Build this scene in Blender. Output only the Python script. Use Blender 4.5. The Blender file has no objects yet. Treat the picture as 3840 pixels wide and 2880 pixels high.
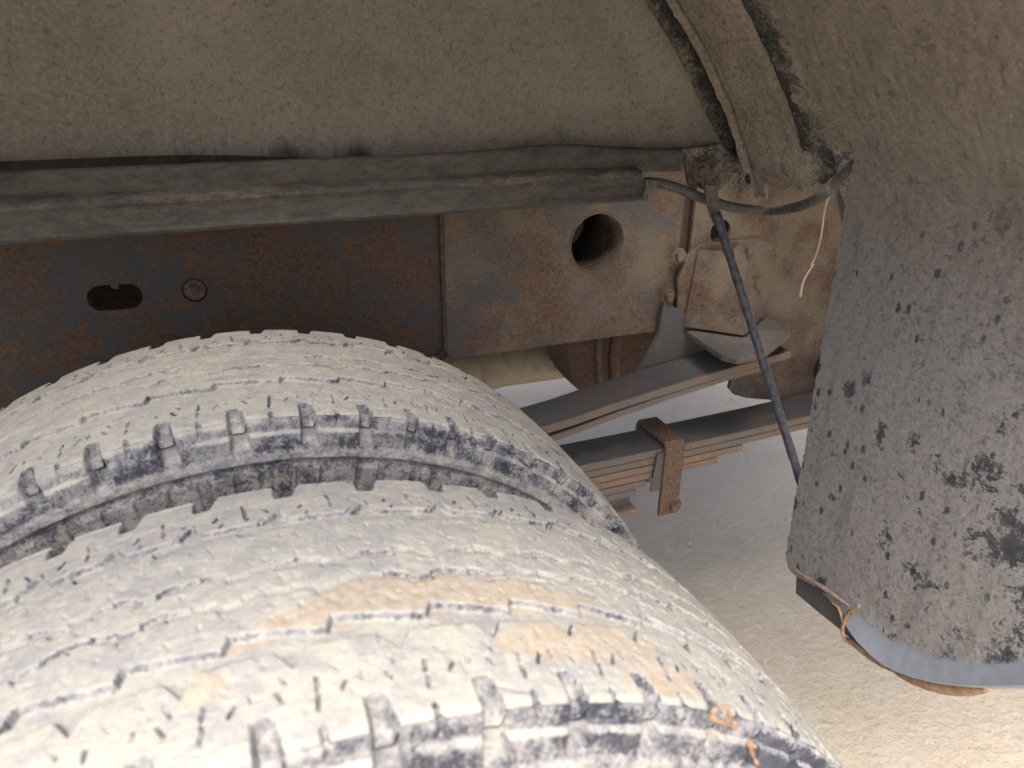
import bpy, bmesh, math, random
import numpy as np
from mathutils import Vector, Matrix

S = bpy.context.scene
D = math.radians
C = S.collection
rng = np.random.default_rng(7)
random.seed(7)

# ------------------------------------------------------------------ camera
CAM = np.array([0.0158, -0.2022, 1.0003])
CR = np.array([0.93198084, -0.36242626, 0.00767552])
CU = np.array([0.14298433, 0.38697684, 0.910936])
CF = np.array([0.33311738, 0.84787743, -0.41247628])
FPX = 2755.9
cd = bpy.data.cameras.new('camera')
cam = bpy.data.objects.new('camera', cd)
C.objects.link(cam)
cam.matrix_world = Matrix(((CR[0], CU[0], -CF[0], CAM[0]), (CR[1], CU[1], -CF[1], CAM[1]),
                           (CR[2], CU[2], -CF[2], CAM[2]), (0, 0, 0, 1)))
cd.sensor_width = 36
cd.lens = FPX / 3840 * 36
cd.clip_start = 0.02
cd.clip_end = 3000
cd.dof.use_dof = True
cd.dof.focus_distance = 0.78
cd.dof.aperture_fstop = 9.0
S.camera = cam

# ------------------------------------------------------------------ light
SUN_EL, SUN_AZ = math.radians(60), math.radians(205)
w = bpy.data.worlds.new('World')
S.world = w
w.use_nodes = True
nt = w.node_tree
bg = nt.nodes['Background']
sky = nt.nodes.new('ShaderNodeTexSky')
sky.sky_type = 'NISHITA'
sky.sun_disc = False
sky.sun_elevation = SUN_EL
sky.sun_rotation = SUN_AZ
sky.air_density = .55
sky.ozone_density = .08
sky.dust_density = 7.0
nt.links.new(sky.outputs[0], bg.inputs[0])
bg.inputs[1].default_value = 0.15
sd = bpy.data.lights.new('sun', 'SUN')
sd.energy = .5
sd.angle = math.radians(70)
sd.color = (1.0, 0.965, 0.92)
sun = bpy.data.objects.new('sun', sd)
C.objects.link(sun)
sdir = Vector((math.sin(SUN_AZ) * math.cos(SUN_EL), math.cos(SUN_AZ) * math.cos(SUN_EL), math.sin(SUN_EL)))
sun.rotation_euler = sdir.to_track_quat('Z', 'Y').to_euler()
S.view_settings.view_transform = 'Standard'
S.view_settings.look = 'None'
S.view_settings.gamma = 1
S.view_settings.exposure = 1.42


# ------------------------------------------------------------------ measuring helpers
def ray(px, py):
    return CF + (px - 1920) / FPX * CR + (1440 - py) / FPX * CU


def at(px, py, ax, v):
    """the point where the line of sight to a photo pixel meets the real plane ax = v"""
    d = ray(px, py)
    i = 'xyz'.index(ax)
    return CAM + (v - CAM[i]) / d[i] * d


# ------------------------------------------------------------------ node helpers
class G:
    def __init__(s, name):
        s.m = bpy.data.materials.new(name)
        s.m.use_nodes = True
        s.t = s.m.node_tree
        s.b = s.t.nodes['Principled BSDF']
        s.pos = s.t.nodes.new('ShaderNodeNewGeometry').outputs['Position']

    def n(s, typ, **kw):
        x = s.t.nodes.new(typ)
        for k, v in kw.items():
            setattr(x, k, v)
        return x

    def put(s, sock, v):
        if isinstance(v, bpy.types.NodeSocket):
            s.t.links.new(v, sock)
        else:
            if isinstance(v, (tuple, list)) and len(v) == 3 and sock.type == 'RGBA':
                v = (*v, 1)
            sock.default_value = v

    def math(s, op, a, b=0.0, c=0.0):
        x = s.n('ShaderNodeMath', operation=op)
        s.put(x.inputs[0], a); s.put(x.inputs[1], b); s.put(x.inputs[2], c)
        return x.outputs[0]

    def vec(s, scale=(1, 1, 1), loc=(0, 0, 0), rot=(0, 0, 0), src=None):
        x = s.n('ShaderNodeMapping')
        s.put(x.inputs[0], src or s.pos)
        x.inputs['Scale'].default_value = scale
        x.inputs['Location'].default_value = loc
        x.inputs['Rotation'].default_value = rot
        return x.outputs[0]

    def noise(s, scale, detail=4, rough=.55, dist=0.0, vec=None):
        x = s.n('ShaderNodeTexNoise')
        s.put(x.inputs['Vector'], vec or s.pos)
        x.inputs['Scale'].default_value = scale
        x.inputs['Detail'].default_value = detail
        x.inputs['Roughness'].default_value = rough
        x.inputs['Distortion'].default_value = dist
        return x.outputs[0]

    def voro(s, scale, feature='F1', vec=None, out=0, rnd=1.0):
        x = s.n('ShaderNodeTexVoronoi', feature=feature)
        s.put(x.inputs['Vector'], vec or s.pos)
        x.inputs['Scale'].default_value = scale
        x.inputs['Randomness'].default_value = rnd
        return x.outputs[out]

    def step(s, v, lo, hi, a=0.0, b=1.0):
        x = s.n('ShaderNodeMapRange', interpolation_type='SMOOTHSTEP')
        s.put(x.inputs[0], v)
        for i, q in enumerate((lo, hi, a, b)):
            s.put(x.inputs[i + 1], q)
        return x.outputs[0]

    def mix(s, f, a, b, mode='MIX'):
        x = s.n('ShaderNodeMix', data_type='RGBA', blend_type=mode)
        s.put(x.inputs[0], f); s.put(x.inputs[6], a); s.put(x.inputs[7], b)
        return x.outputs[2]

    def attr(s, name):
        x = s.n('ShaderNodeAttribute', attribute_name=name)
        return x.outputs['Fac']

    def axis(s, i):
        x = s.n('ShaderNodeSeparateXYZ')
        s.put(x.inputs[0], s.pos)
        return x.outputs[i]

    def fin(s, col, rough=.8, bump=None, strength=.5, dist=.002, spec=.3, metal=0.0):
        s.put(s.b.inputs['Base Color'], col)
        s.put(s.b.inputs['Roughness'], rough)
        s.put(s.b.inputs['Specular IOR Level'], spec)
        s.put(s.b.inputs['Metallic'], metal)
        if bump is not None:
            x = s.n('ShaderNodeBump')
            x.inputs['Strength'].default_value = strength
            x.inputs['Distance'].default_value = dist
            s.put(x.inputs['Height'], bump)
            s.t.links.new(x.outputs[0], s.b.inputs['Normal'])
        return s.m


def add(g, *vs):
    r = vs[0]
    for v in vs[1:]:
        r = g.math('ADD', r, v)
    return r


# ------------------------------------------------------------------ materials
def mat_tyre():
    g = G('dusty_rubber')
    du, clay = g.attr('dust'), g.attr('clay')
    n1 = g.noise(28, 5, .6)
    n2 = g.noise(130, 5, .65)
    n3 = g.noise(520, 4, .6)
    mud = g.noise(95, 7, .75, .8)
    s = add(g, g.math('MULTIPLY', n1, .8), g.math('MULTIPLY', n2, .75), g.math('MULTIPLY', n3, .5), -.075)   # mean ~ .95
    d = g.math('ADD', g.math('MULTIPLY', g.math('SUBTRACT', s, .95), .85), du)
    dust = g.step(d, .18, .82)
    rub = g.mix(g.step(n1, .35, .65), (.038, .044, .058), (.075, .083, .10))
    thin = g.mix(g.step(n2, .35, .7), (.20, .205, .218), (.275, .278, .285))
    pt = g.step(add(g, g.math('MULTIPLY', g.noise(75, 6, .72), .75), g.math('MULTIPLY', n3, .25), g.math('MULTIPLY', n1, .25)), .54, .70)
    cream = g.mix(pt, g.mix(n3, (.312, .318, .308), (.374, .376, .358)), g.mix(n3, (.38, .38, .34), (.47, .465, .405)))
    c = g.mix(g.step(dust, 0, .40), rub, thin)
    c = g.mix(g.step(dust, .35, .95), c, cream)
    mk = g.math('MULTIPLY', g.attr('mud'), g.step(mud, .45, .55, 0, .85))
    c = g.mix(mk, c, g.mix(n3, (.24, .222, .20), (.385, .355, .315)))
    # worn grey-blue scuffs on the tread
    sc = g.step(g.noise(52, 7, .75, .6, g.vec(scale=(.6, 1.4, .8))), .50, .64)
    c = g.mix(g.math('MULTIPLY', sc, .45), c, (.24, .255, .29))
    ck = g.step(g.math('ADD', clay, g.math('MULTIPLY', g.math('SUBTRACT', g.noise(45, 5, .7, 1.), .5), .8)), .36, .66)
    c = g.mix(g.math('MULTIPLY', ck, .58), c, g.mix(g.step(n2, .4, .62), (.40, .315, .205), (.47, .41, .31)))
    bump = add(g, g.math('MULTIPLY', n3, .9), g.math('MULTIPLY', n2, .8), g.math('MULTIPLY', mk, .8))
    return g.fin(c, .88, bump, .36, .0013, .2)


def mat_liner():
    g = G('dusty_liner_plastic')
    big = g.noise(5, 4, .6)
    mid = g.noise(26, 6, .65)
    fine = g.noise(260, 5, .7)
    z = g.axis(2)
    # wet dark fringe that dripped along the lower edge
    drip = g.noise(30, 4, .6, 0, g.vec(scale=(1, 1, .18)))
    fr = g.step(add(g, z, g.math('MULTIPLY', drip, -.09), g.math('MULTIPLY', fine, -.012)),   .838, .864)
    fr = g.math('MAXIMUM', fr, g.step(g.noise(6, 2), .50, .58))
    c = g.mix(g.step(add(g, g.math('MULTIPLY', big, .6), g.math('MULTIPLY', mid, .4)), .35, .65), (.19, .176, .154), (.262, .245, .216))
    c = g.mix(g.step(fine, .42, .66, 0, .6), c, (.30, .275, .235))
    c = g.mix(g.step(mid, .55, .75, 0, .55), c, (.105, .096, .084))
    c = g.mix(g.step(g.noise(180, 5, .8), .48, .36, 0, .6), c, (.10, .092, .08))
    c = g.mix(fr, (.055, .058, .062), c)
    scr = g.step(g.noise(80, 6, .8, 2., g.vec(scale=(.5, 1, 2.4), rot=(0, .3, 0))), .62, .68)
    c = g.mix(g.math('MULTIPLY', scr, .28), c, (.31, .28, .235))
    pit = g.step(g.voro(75), .04, .10, 1, 0)
    c = g.mix(g.math('MULTIPLY', pit, .4), c, (.075, .066, .055))
    spk = g.step(g.voro(48, vec=g.vec(loc=(.3, .1, .7))), .022, .035, 1, 0)
    c = g.mix(g.math('MULTIPLY', spk, .7), c, (.55, .46, .36))
    b = add(g, g.math('MULTIPLY', fine, .5), g.math('MULTIPLY', scr, .3), mid)
    return g.fin(c, .9, b, .7, .0015, .2)


def mat_mud(name='mud_crusted_plastic', dark=0.0):
    """thick dried mud on black plastic: arch, guard"""
    g = G(name)
    cr, cl = g.attr('crust_tone'), g.attr('clean_sheen')
    n1 = g.noise(14, 5, .62)
    n2 = g.noise(75, 6, .7, .6)
    n3 = g.noise(330, 5, .7)
    base = g.mix(g.step(n3, .4, .7), (.030, .032, .036), (.06, .062, .066))
    mud = g.mix(g.step(n1, .35, .65), (.20, .176, .15), (.30, .266, .228))
    mud = g.mix(g.step(n3, .45, .72, 0, .6), mud, (.40, .345, .28))
    mud = g.mix(g.step(n2, .6, .75, 0, .5), mud, (.13, .108, .088))
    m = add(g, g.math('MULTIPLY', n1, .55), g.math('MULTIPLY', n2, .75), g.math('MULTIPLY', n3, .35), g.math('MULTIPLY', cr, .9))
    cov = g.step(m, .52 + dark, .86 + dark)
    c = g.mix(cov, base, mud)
    spots = g.math('MULTIPLY', g.step(add(g, g.voro(42, vec=g.vec(scale=(1, 1, .6))), g.math('MULTIPLY', n2, .5), -.25), .06, .2, 1, 0), g.step(g.noise(9, 3), .5, .6))
    c = g.mix(g.math('MULTIPLY', spots, .4), c, (.05, .048, .047))
    gr = g.step(g.noise(170, 5, .8, .8), .50, .36)
    c = g.mix(g.math('MULTIPLY', gr, .7), c, (.055, .05, .045))
    fb = g.step(g.noise(95, 7, .8, 2.5), .60, .66)
    c = g.mix(g.math('MULTIPLY', fb, .5), c, (.36, .31, .25))
    spk = g.step(g.voro(120), .09, .14, 1, 0)
    c = g.mix(g.math('MULTIPLY', spk, .5), c, (.5, .43, .34))
    b = add(g, g.math('MULTIPLY', n2, 1.3), g.math('MULTIPLY', n3, .6), g.math('MULTIPLY', cov, .6))
    return g.fin(c, .88, b, .75, .003, .2)


def mat_flap():
    g = G('mud_guard_plastic')
    z = g.axis(2)
    y = g.axis(1)
    cl = g.attr('clean_sheen')
    n1 = g.noise(11, 5, .62)
    n2 = g.noise(60, 6, .72, .8)
    n3 = g.noise(300, 5, .72)
    hi = g.step(add(g, z, g.math('MULTIPLY', n1, .12)), .80, 1.06)          # more brown mud near the arch
    film = g.mix(hi, g.mix(g.step(n3, .25, .75), (.21, .206, .204), (.315, .31, .303)), g.mix(g.step(n3, .25, .75), (.16, .142, .12), (.245, .218, .182)))
    raw = g.mix(g.step(n2, .3, .7), (.040, .043, .052), (.09, .095, .107))
    m = add(g, g.math('MULTIPLY', n1, .8), g.math('MULTIPLY', n2, .75), g.math('MULTIPLY', n3, .35), -.05)
    cov = g.step(add(g, m, g.math('MULTIPLY', y, .75), g.math('MULTIPLY', hi, .05), g.math('MULTIPLY', z, .12)), .97, 1.05)
    c = g.mix(cov, raw, film)
    stk = g.noise(38, 5, .65, 0, g.vec(scale=(1, 1, .13)))
    c = g.mix(g.step(stk, .5, .68, 0, .35), c, (.10, .098, .098))
    # peeled spots where the film has come off
    v2 = g.vec(scale=(1, 1, .55), loc=(.2, .15, .3))
    pk = g.math('MULTIPLY', g.step(add(g, g.voro(26, vec=v2), g.math('MULTIPLY', n3, .35), g.math('MULTIPLY', n2, .5), -.32), .28, .36, 1, 0), g.step(g.math('SUBTRACT', g.noise(8, 3, .5, 0, g.vec(loc=(3, 1, 2))), g.math('MULTIPLY', y, .35)), .40, .47))
    pk2 = g.math('MULTIPLY', g.step(add(g, g.voro(75, vec=v2), g.math('MULTIPLY', n3, .35), g.math('MULTIPLY', n2, .5), -.30),   .27, .36, 1, 0), g.step(g.noise(15, 3, .5, 0, g.vec(loc=(5, 7, 2))), .46, .55))
    pe = g.math('MULTIPLY', g.math('MAXIMUM', pk, pk2), g.step(hi, 0, 1, 1, .35))
    c = g.mix(g.math('MULTIPLY', pe, .9), c, (.034, .036, .046))
    gr = g.step(g.noise(150, 5, .8, .8), .49, .37)
    c = g.mix(g.math('MULTIPLY', gr, g.step(n1, .35, .65, .2, .65)), c, (.045, .046, .052))
    worm = g.math('MULTIPLY', g.step(g.noise(110, 7, .82, 2.2), .53, .60), g.step(g.noise(20, 4, .6, 0, g.vec(loc=(9, 2, 4))), .40, .58))
    c = g.mix(g.math('MULTIPLY', worm, .6), c, g.mix(hi, (.27, .262, .255), (.33, .28, .22)))
    spk = g.step(g.voro(130, vec=g.vec(loc=(.1, .4, .2))), .07, .12, 1, 0)
    c = g.mix(g.math('MULTIPLY', spk, .55), c, (.48, .43, .36))
    clean_sheen = g.step(add(g, cl, g.math('MULTIPLY', g.math('SUBTRACT', n2, .5), .5)), .4, .6)
    c = g.mix(clean_sheen, c, g.mix(n3, (.20, .235, .28), (.26, .29, .33)))  # cleaner bare rim, with its pale blue sky reflection painted in
    rough = g.step(clean_sheen, 0, 1, .8, .42)
    b = add(g, g.math('MULTIPLY', n3, .5), g.math('MULTIPLY', n2, .8), g.math('MULTIPLY', pe, -.5), g.math('MULTIPLY', worm, .4))
    return g.fin(c, rough, g.math('MULTIPLY', b, g.step(clean_sheen, 0, 1, 1, .15)), .42, .002, .35)


def mat_rust(name, paint=.5, dusty=0.3, seed=0.0, bright=1.0, orange=0.3):
    g = G(name)
    o = (seed, seed * 1.7, seed * .6)
    n1 = g.noise(9, 5, .62, .3, g.vec(loc=o))
    n2 = g.noise(48, 6, .7, .4, g.vec(loc=o))
    n3 = g.noise(240, 5, .7, 0, g.vec(loc=o))
    k = bright
    pt = g.mix(n3, (.066 * k, .069 * k, .074 * k), (.118 * k, .12 * k, .124 * k))
    ru = g.mix(g.step(n3, .35, .65), (.085 * k, .058 * k, .044 * k), (.165 * k, .115 * k, .082 * k))
    ru = g.mix(g.step(n2, .5, .68, 0, .8), ru, (.165 * k, .098 * k, .062 * k))
    m = add(g, g.math('MULTIPLY', n1, .9), g.math('MULTIPLY', n2, .8), g.math('MULTIPLY', n3, .3))  # ~1.0
    c = g.mix(g.step(m, .90 + (paint - .5) * .7, 1.06 + (paint - .5) * .5), pt, ru)
    fl = g.math('MULTIPLY', g.step(g.noise(85, 6, .75, .5), .57, .64), orange)
    c = g.mix(fl, c, (.235 * k, .128 * k, .07 * k))
    dm = g.step(add(g, g.math('MULTIPLY', g.noise(16, 5, .65, 0, g.vec(loc=(o[1], 2, 1))), .9), g.math('MULTIPLY', n3, .35)), .95 - dusty, 1.25 - dusty)
    c = g.mix(g.math('MULTIPLY', dm, .85), c, g.mix(n2, (.145, .121, .098), (.205, .172, .138)))
    b = add(g, g.math('MULTIPLY', n3, .5), n2)
    return g.fin(c, .85, b, .5, .0015, .25)


def mat_channel():
    g = G('dusty_black_steel')
    n1 = g.noise(12, 5, .6, 0, g.vec(scale=(.5, 1, 1)))
    n2 = g.noise(85, 6, .7, .4, g.vec(scale=(.45, 1, 1.2)))
    n3 = g.noise(400, 4, .7)
    d = g.attr('crust_tone')
    c = g.mix(g.step(n2, .35, .65), (.046, .0445, .042), (.086, .081, .073))
    c = g.mix(g.step(n3, .5, .75, 0, .5), c, (.15, .14, .126))
    k = g.step(add(g, d, g.math('MULTIPLY', g.math('SUBTRACT', n1, .5), 1.2), g.math('MULTIPLY', g.math('SUBTRACT', n2, .5), 1.0)), .28, .62)
    c = g.mix(k, c, g.mix(g.step(n3, .4, .66), (.10, .085, .066), (.20, .168, .128)))
    b = add(g, g.math('MULTIPLY', n3, .5), n2, k)
    return g.fin(c, .8, b, .5, .0016, .3)


def mat_ground():
    g = G('pale_concrete')
    n1 = g.noise(1.6, 5, .6)
    n2 = g.noise(22, 5, .6)
    n3 = g.noise(75, 4, .6)
    v = g.voro(60)
    c = g.mix(g.step(n1, .35, .65), (.435, .387, .298), (.51, .46, .365))
    c = g.mix(g.step(n2, .42, .7, 0, .4), c, (.53, .50, .44))
    c = g.mix(g.step(n3, .55, .75, 0, .35), c, (.32, .29, .24))
    st = g.step(g.voro(7, vec=g.vec(loc=(.4, .2, 0))), .04, .10, 1, 0)
    c = g.mix(g.math('MULTIPLY', st, .18), c, (.2, .17, .14))
    chip = g.step(g.voro(24, vec=g.vec(loc=(.1, .6, 0))), .05, .09, 1, 0)
    c = g.mix(g.math('MULTIPLY', chip, .3), c, (.68, .65, .6))
    b = add(g, g.math('MULTIPLY', n3, 1.0), g.math('MULTIPLY', n2, .4), g.math('MULTIPLY', g.noise(190, 3), .4), g.math('MULTIPLY', v, .4))
    return g.fin(c, .9, b, .62, .006, .2)


def mat_flat(name, col, col2=None, rough=.8, scale=90, spec=.3):
    g = G(name)
    n = g.noise(scale, 5, .65)
    c = g.mix(g.step(n, .35, .65), col, col2 or tuple(x * 1.5 for x in col))
    return g.fin(c, rough, n, .4, .001, spec)


M = dict(
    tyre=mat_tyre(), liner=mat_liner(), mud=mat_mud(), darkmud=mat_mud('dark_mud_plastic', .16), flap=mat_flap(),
    rail=mat_rust('rusty_rail', .52, .24, 0., .76, .3), plate=mat_rust('rusty_plate', .48, .44, 3., 1.02, .1),
    dusty=mat_rust('dusty_rusty_steel', .45, .50, 5., .72, .03), foot=mat_rust('dusty_grey_steel', .75, .42, 9., .95, .05), blue=mat_rust('worn_blue_grey_steel', .68, .3, 8., 1.1, .15),
    leaf=mat_rust('spring_steel', .72, .36, 11., 1.05, .02), orange=mat_rust('orange_rusted_steel', .2, .45, 13., 1.8, .4),
    cross=mat_rust('brown_crossmember', .2, .12, 21., .8, .05),
    tan=mat_rust('tan_rusted_steel', .55, .5, 15., 1.5, .1),
    clip=mat_rust('rusted_clip', .2, .25, 17., 1.0, .5),
    channel=mat_channel(), ground=mat_ground(),
    rod=mat_flat('black_rod_paint', (.035, .04, .055), (.09, .095, .115), .5, 160, .4),
    hose=mat_flat('dusty_hose_rubber', (.06, .06, .06), (.12, .112, .10), .75, 150),
    straw=mat_flat('dry_straw', (.42, .34, .24), (.56, .48, .36)),
    root=mat_flat('rusty_root', (.25, .155, .10), (.37, .255, .17)),
    wood=mat_flat('grey_brown_root', (.22, .17, .15), (.36, .29, .25)),
    pipe=mat_flat('dusty_tan_pipe', (.36, .31, .22), (.45, .39, .29), .7, 40),
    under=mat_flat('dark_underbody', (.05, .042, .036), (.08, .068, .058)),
    chips=mat_flat('pale_chips', (.42, .38, .32), (.52, .48, .42)),
    rim=mat_flat('dusty_steel_rim', (.20, .19, .175), (.24, .228, .205)), skin=mat_flat('grey_body_paint', (.33, .335, .34), (.36, .365, .37), .45, 30),
)


# ------------------------------------------------------------------ object helpers
def tag(o, label=None, cat=None, group=None, kind=None):
    for k, v in (('label', label), ('category', cat), ('group', group), ('kind', kind)):
        if v:
            o[k] = v
    return o


def thing(name, label, cat, loc=(0, 0, 0), group=None):
    o = bpy.data.objects.new(name, None)
    o.empty_display_size = .05
    C.objects.link(o)
    o.location = loc
    return tag(o, label, cat, group)


def link(name, me, m, parent=None):
    o = bpy.data.objects.new(name, me)
    C.objects.link(o)
    if m is not None:
        me.materials.append(m)
    if parent is not None:
        o.parent = parent
        p = Vector((0, 0, 0))
        q = parent
        while q is not None:
            p += q.location
            q = q.parent
        o.location = -p          # meshes are made in world coordinates
    return o


def bake_origin(o):
    """move the object origin to the middle of its mesh"""
    me = o.data
    n = len(me.vertices)
    co = np.empty(n * 3, 'f')
    me.vertices.foreach_get('co', co)
    co = co.reshape(-1, 3)
    c = (co.min(0) + co.max(0)) / 2
    co -= c
    me.vertices.foreach_set('co', co.ravel())
    o.location = o.location + Vector(c)
    return o


def mesh_np(name, V, F, smooth=True, attrs=None, normals=None):
    me = bpy.data.meshes.new(name)
    V = np.asarray(V, 'f'); F = np.asarray(F, 'i')
    me.vertices.add(len(V)); me.vertices.foreach_set('co', V.ravel())
    me.loops.add(F.size); me.loops.foreach_set('vertex_index', F.ravel())
    me.polygons.add(len(F))
    me.polygons.foreach_set('loop_start', np.arange(0, F.size, F.shape[1], dtype='i'))
    me.polygons.foreach_set('use_smooth', np.full(len(F), smooth))
    me.update(calc_edges=True)
    for k, v in (attrs or {}).items():
        a = me.attributes.new(k, 'FLOAT', 'POINT')
        a.data.foreach_set('value', np.asarray(v, 'f'))
    if normals is not None:
        me.normals_split_custom_set_from_vertices(normals.tolist())
    return me


def vnoise(x, y, seed=0):
    """smooth 2-D value noise in 0..1"""
    xi, yi = np.floor(x).astype(np.int64), np.floor(y).astype(np.int64)
    fx, fy = x - xi, y - yi
    fx = fx * fx * (3 - 2 * fx); fy = fy * fy * (3 - 2 * fy)

    def h(a, b):
        n = (a * 374761393 + b * 668265263 + seed * 1274126177) & 0x7fffffff
        n = ((n ^ (n >> 13)) * 1274126177) & 0x7fffffff
        return ((n ^ (n >> 16)) & 0xffff) / 65535.
    return (h(xi, yi) * (1 - fx) + h(xi + 1, yi) * fx) * (1 - fy) + (h(xi, yi + 1) * (1 - fx) + h(xi + 1, yi + 1) * fx) * fy


def fbm(x, y, oct=4, seed=0, gain=.5):
    r, a, t = 0, 1., 0.
    for k in range(oct):
        r = r + a * vnoise(x * 2 ** k, y * 2 ** k, seed + k)
        t += a; a *= gain
    return r / t


def ss(a, b, x):
    t = np.clip((x - a) / (b - a), 0, 1)
    return t * t * (3 - 2 * t)


def grid_sheet(name, P, thick, m, parent, attrs=None, nrm_flip=False):
    """P: (ni, nj, 3) grid -> a sheet with real thickness (front = P)"""
    ni, nj = P.shape[:2]
    du = np.gradient(P, axis=0); dv = np.gradient(P, axis=1)
    N = np.cross(du, dv); N /= np.linalg.norm(N, axis=2, keepdims=True) + 1e-12
    if nrm_flip:
        N = -N
    B = P - N * thick
    V = np.concatenate([P.reshape(-1, 3), B.reshape(-1, 3)])
    idx = np.arange(ni * nj).reshape(ni, nj)
    q = np.stack([idx[:-1, :-1], idx[1:, :-1], idx[1:, 1:], idx[:-1, 1:]], -1).reshape(-1, 4)
    if nrm_flip:
        q = q[:, ::-1]
    o = ni * nj
    rim = []
    loop = list(idx[0, :]) + list(idx[1:, -1]) + list(idx[-1, -2::-1]) + list(idx[-2:0:-1, 0])
    for a, b in zip(loop, loop[1:] + loop[:1]):
        rim.append((a, a + o, b + o, b) if nrm_flip else (a, b, b + o, a + o))
    F = np.concatenate([q, q[:, ::-1] + o, np.array(rim)])
    at_ = {k: np.concatenate([v.ravel(), v.ravel()]) for k, v in (attrs or {}).items()}
    me = mesh_np(name, V, F, True, at_)
    # sharp rim
    me.update()
    ob = link(name, me, m, parent)
    try:
        me.set_sharp_from_angle(angle=math.radians(50))
    except Exception:
        pass
    return ob


def tube_mesh(pts, rad, seg=12, cap=True):
    """smooth tube along points; rad may be a list"""
    pts = [Vector(p) for p in pts]
    n = len(pts)
    rad = [rad] * n if not hasattr(rad, '__len__') else rad
    V, F = [], []
    up = Vector((0, 0, 1))
    for i, p in enumerate(pts):
        t = (pts[min(i + 1, n - 1)] - pts[max(i - 1, 0)]).normalized()
        if i == 0:
            a = t.orthogonal().normalized()
        else:
            a = (a - a.dot(t) * t).normalized()
        b = t.cross(a)
        for k in range(seg):
            an = 2 * math.pi * k / seg
            V.append(p + rad[i] * (math.cos(an) * a + math.sin(an) * b))
    for i in range(n - 1):
        for k in range(seg):
            k2 = (k + 1) % seg
            F.append((i * seg + k, i * seg + k2, (i + 1) * seg + k2, (i + 1) * seg + k))
    me = bpy.data.meshes.new('tube')
    fs = list(F)
    if cap:
        fs += [tuple(range(seg))[::-1], tuple((n - 1) * seg + k for k in range(seg))]
    me.from_pydata([tuple(v) for v in V], [], fs)
    me.polygons.foreach_set('use_smooth', [len(p.vertices) == 4 for p in me.polygons])
    return me


def spline(pts, n=24):
    """Catmull-Rom through points"""
    p = [np.array(q, float) for q in pts]
    p = [2 * p[0] - p[1]] + p + [2 * p[-1] - p[-2]]
    out = []
    for i in range(1, len(p) - 2):
        for t in np.linspace(0, 1, n, endpoint=False):
            a, b, c_, d = p[i - 1], p[i], p[i + 1], p[i + 2]
            out.append(.5 * ((2 * b) + (-a + c_) * t + (2 * a - 5 * b + 4 * c_ - d) * t * t + (-a + 3 * b - 3 * c_ + d) * t ** 3))
    out.append(p[-2])
    return out


def prism(name, poly, vec, m, parent, bevel=.0015, smooth=False, bake=True):
    """extrude a planar polygon (list of 3-D points) along vec; bevelled edges"""
    bm = bmesh.new()
    vs = [bm.verts.new(tuple(p)) for p in poly]
    f = bm.faces.new(vs)
    r = bmesh.ops.extrude_face_region(bm, geom=[f])
    ev = [e for e in r['geom'] if isinstance(e, bmesh.types.BMVert)]
    bmesh.ops.translate(bm, verts=ev, vec=Vector(vec))
    bmesh.ops.recalc_face_normals(bm, faces=bm.faces)
    if bevel:
        bmesh.ops.bevel(bm, geom=list(bm.edges), offset=bevel, segments=2, profile=.6, affect='EDGES', clamp_overlap=True)
    me = bpy.data.meshes.new(name)
    bm.to_mesh(me); bm.free()
    o = link(name, me, m, parent)
    return o


def poly_holes(name, outer, holes, y, th, m, parent, nseg=28):
    """plate in the plane Y = y (front), thickness th towards +Y, with real holes. outer/holes: lists of (x, z)"""
    bm = bmesh.new()
    loops = []
    for ring in [outer] + holes:
        vs = [bm.verts.new((p[0], y, p[1])) for p in ring]
        for a, b in zip(vs, vs[1:] + vs[:1]):
            bm.edges.new((a, b))
        loops.append(vs)
    bmesh.ops.triangle_fill(bm, use_beauty=True, use_dissolve=False, edges=list(bm.edges))
    r = bmesh.ops.extrude_face_region(bm, geom=list(bm.faces))
    ev = [e for e in r['geom'] if isinstance(e, bmesh.types.BMVert)]
    bmesh.ops.translate(bm, verts=ev, vec=(0, th, 0))
    bmesh.ops.recalc_face_normals(bm, faces=bm.faces)
    me = bpy.data.meshes.new(name)
    bm.to_mesh(me); bm.free()
    return link(name, me, m, parent)


def ellipse(cx, cz, rx, rz, n=28, a0=0):
    return [(cx + rx * math.cos(2 * math.pi * k / n + a0), cz + rz * math.sin(2 * math.pi * k / n + a0)) for k in range(n)]


def hexbolt(name, p, axis, r, h, m, parent, washer=True):
    """hexagon head with a washer, standing on point p and facing along axis"""
    bm = bmesh.new()
    ax = Vector(axis).normalized()
    rot = ax.to_track_quat('Z', 'Y').to_matrix().to_4x4()
    T = Matrix.Translation(Vector(p)) @ rot
    if washer:
        q = bmesh.ops.create_cone(bm, cap_ends=True, segments=20, radius1=r * 1.55, radius2=r * 1.45, depth=h * .28)
        bmesh.ops.translate(bm, verts=q['verts'], vec=(0, 0, h * .14))
    q = bmesh.ops.create_cone(bm, cap_ends=True, segments=6, radius1=r, radius2=r * .93, depth=h)
    bmesh.ops.translate(bm, verts=q['verts'], vec=(0, 0, h * .5 + (h * .28 if washer else 0)))
    bmesh.ops.bevel(bm, geom=[e for e in bm.edges], offset=r * .08, segments=2, affect='EDGES', clamp_overlap=True)
    bm.transform(T)
    me = bpy.data.meshes.new(name)
    bm.to_mesh(me); bm.free()
    return bake_origin(link(name, me, m, parent))


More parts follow.
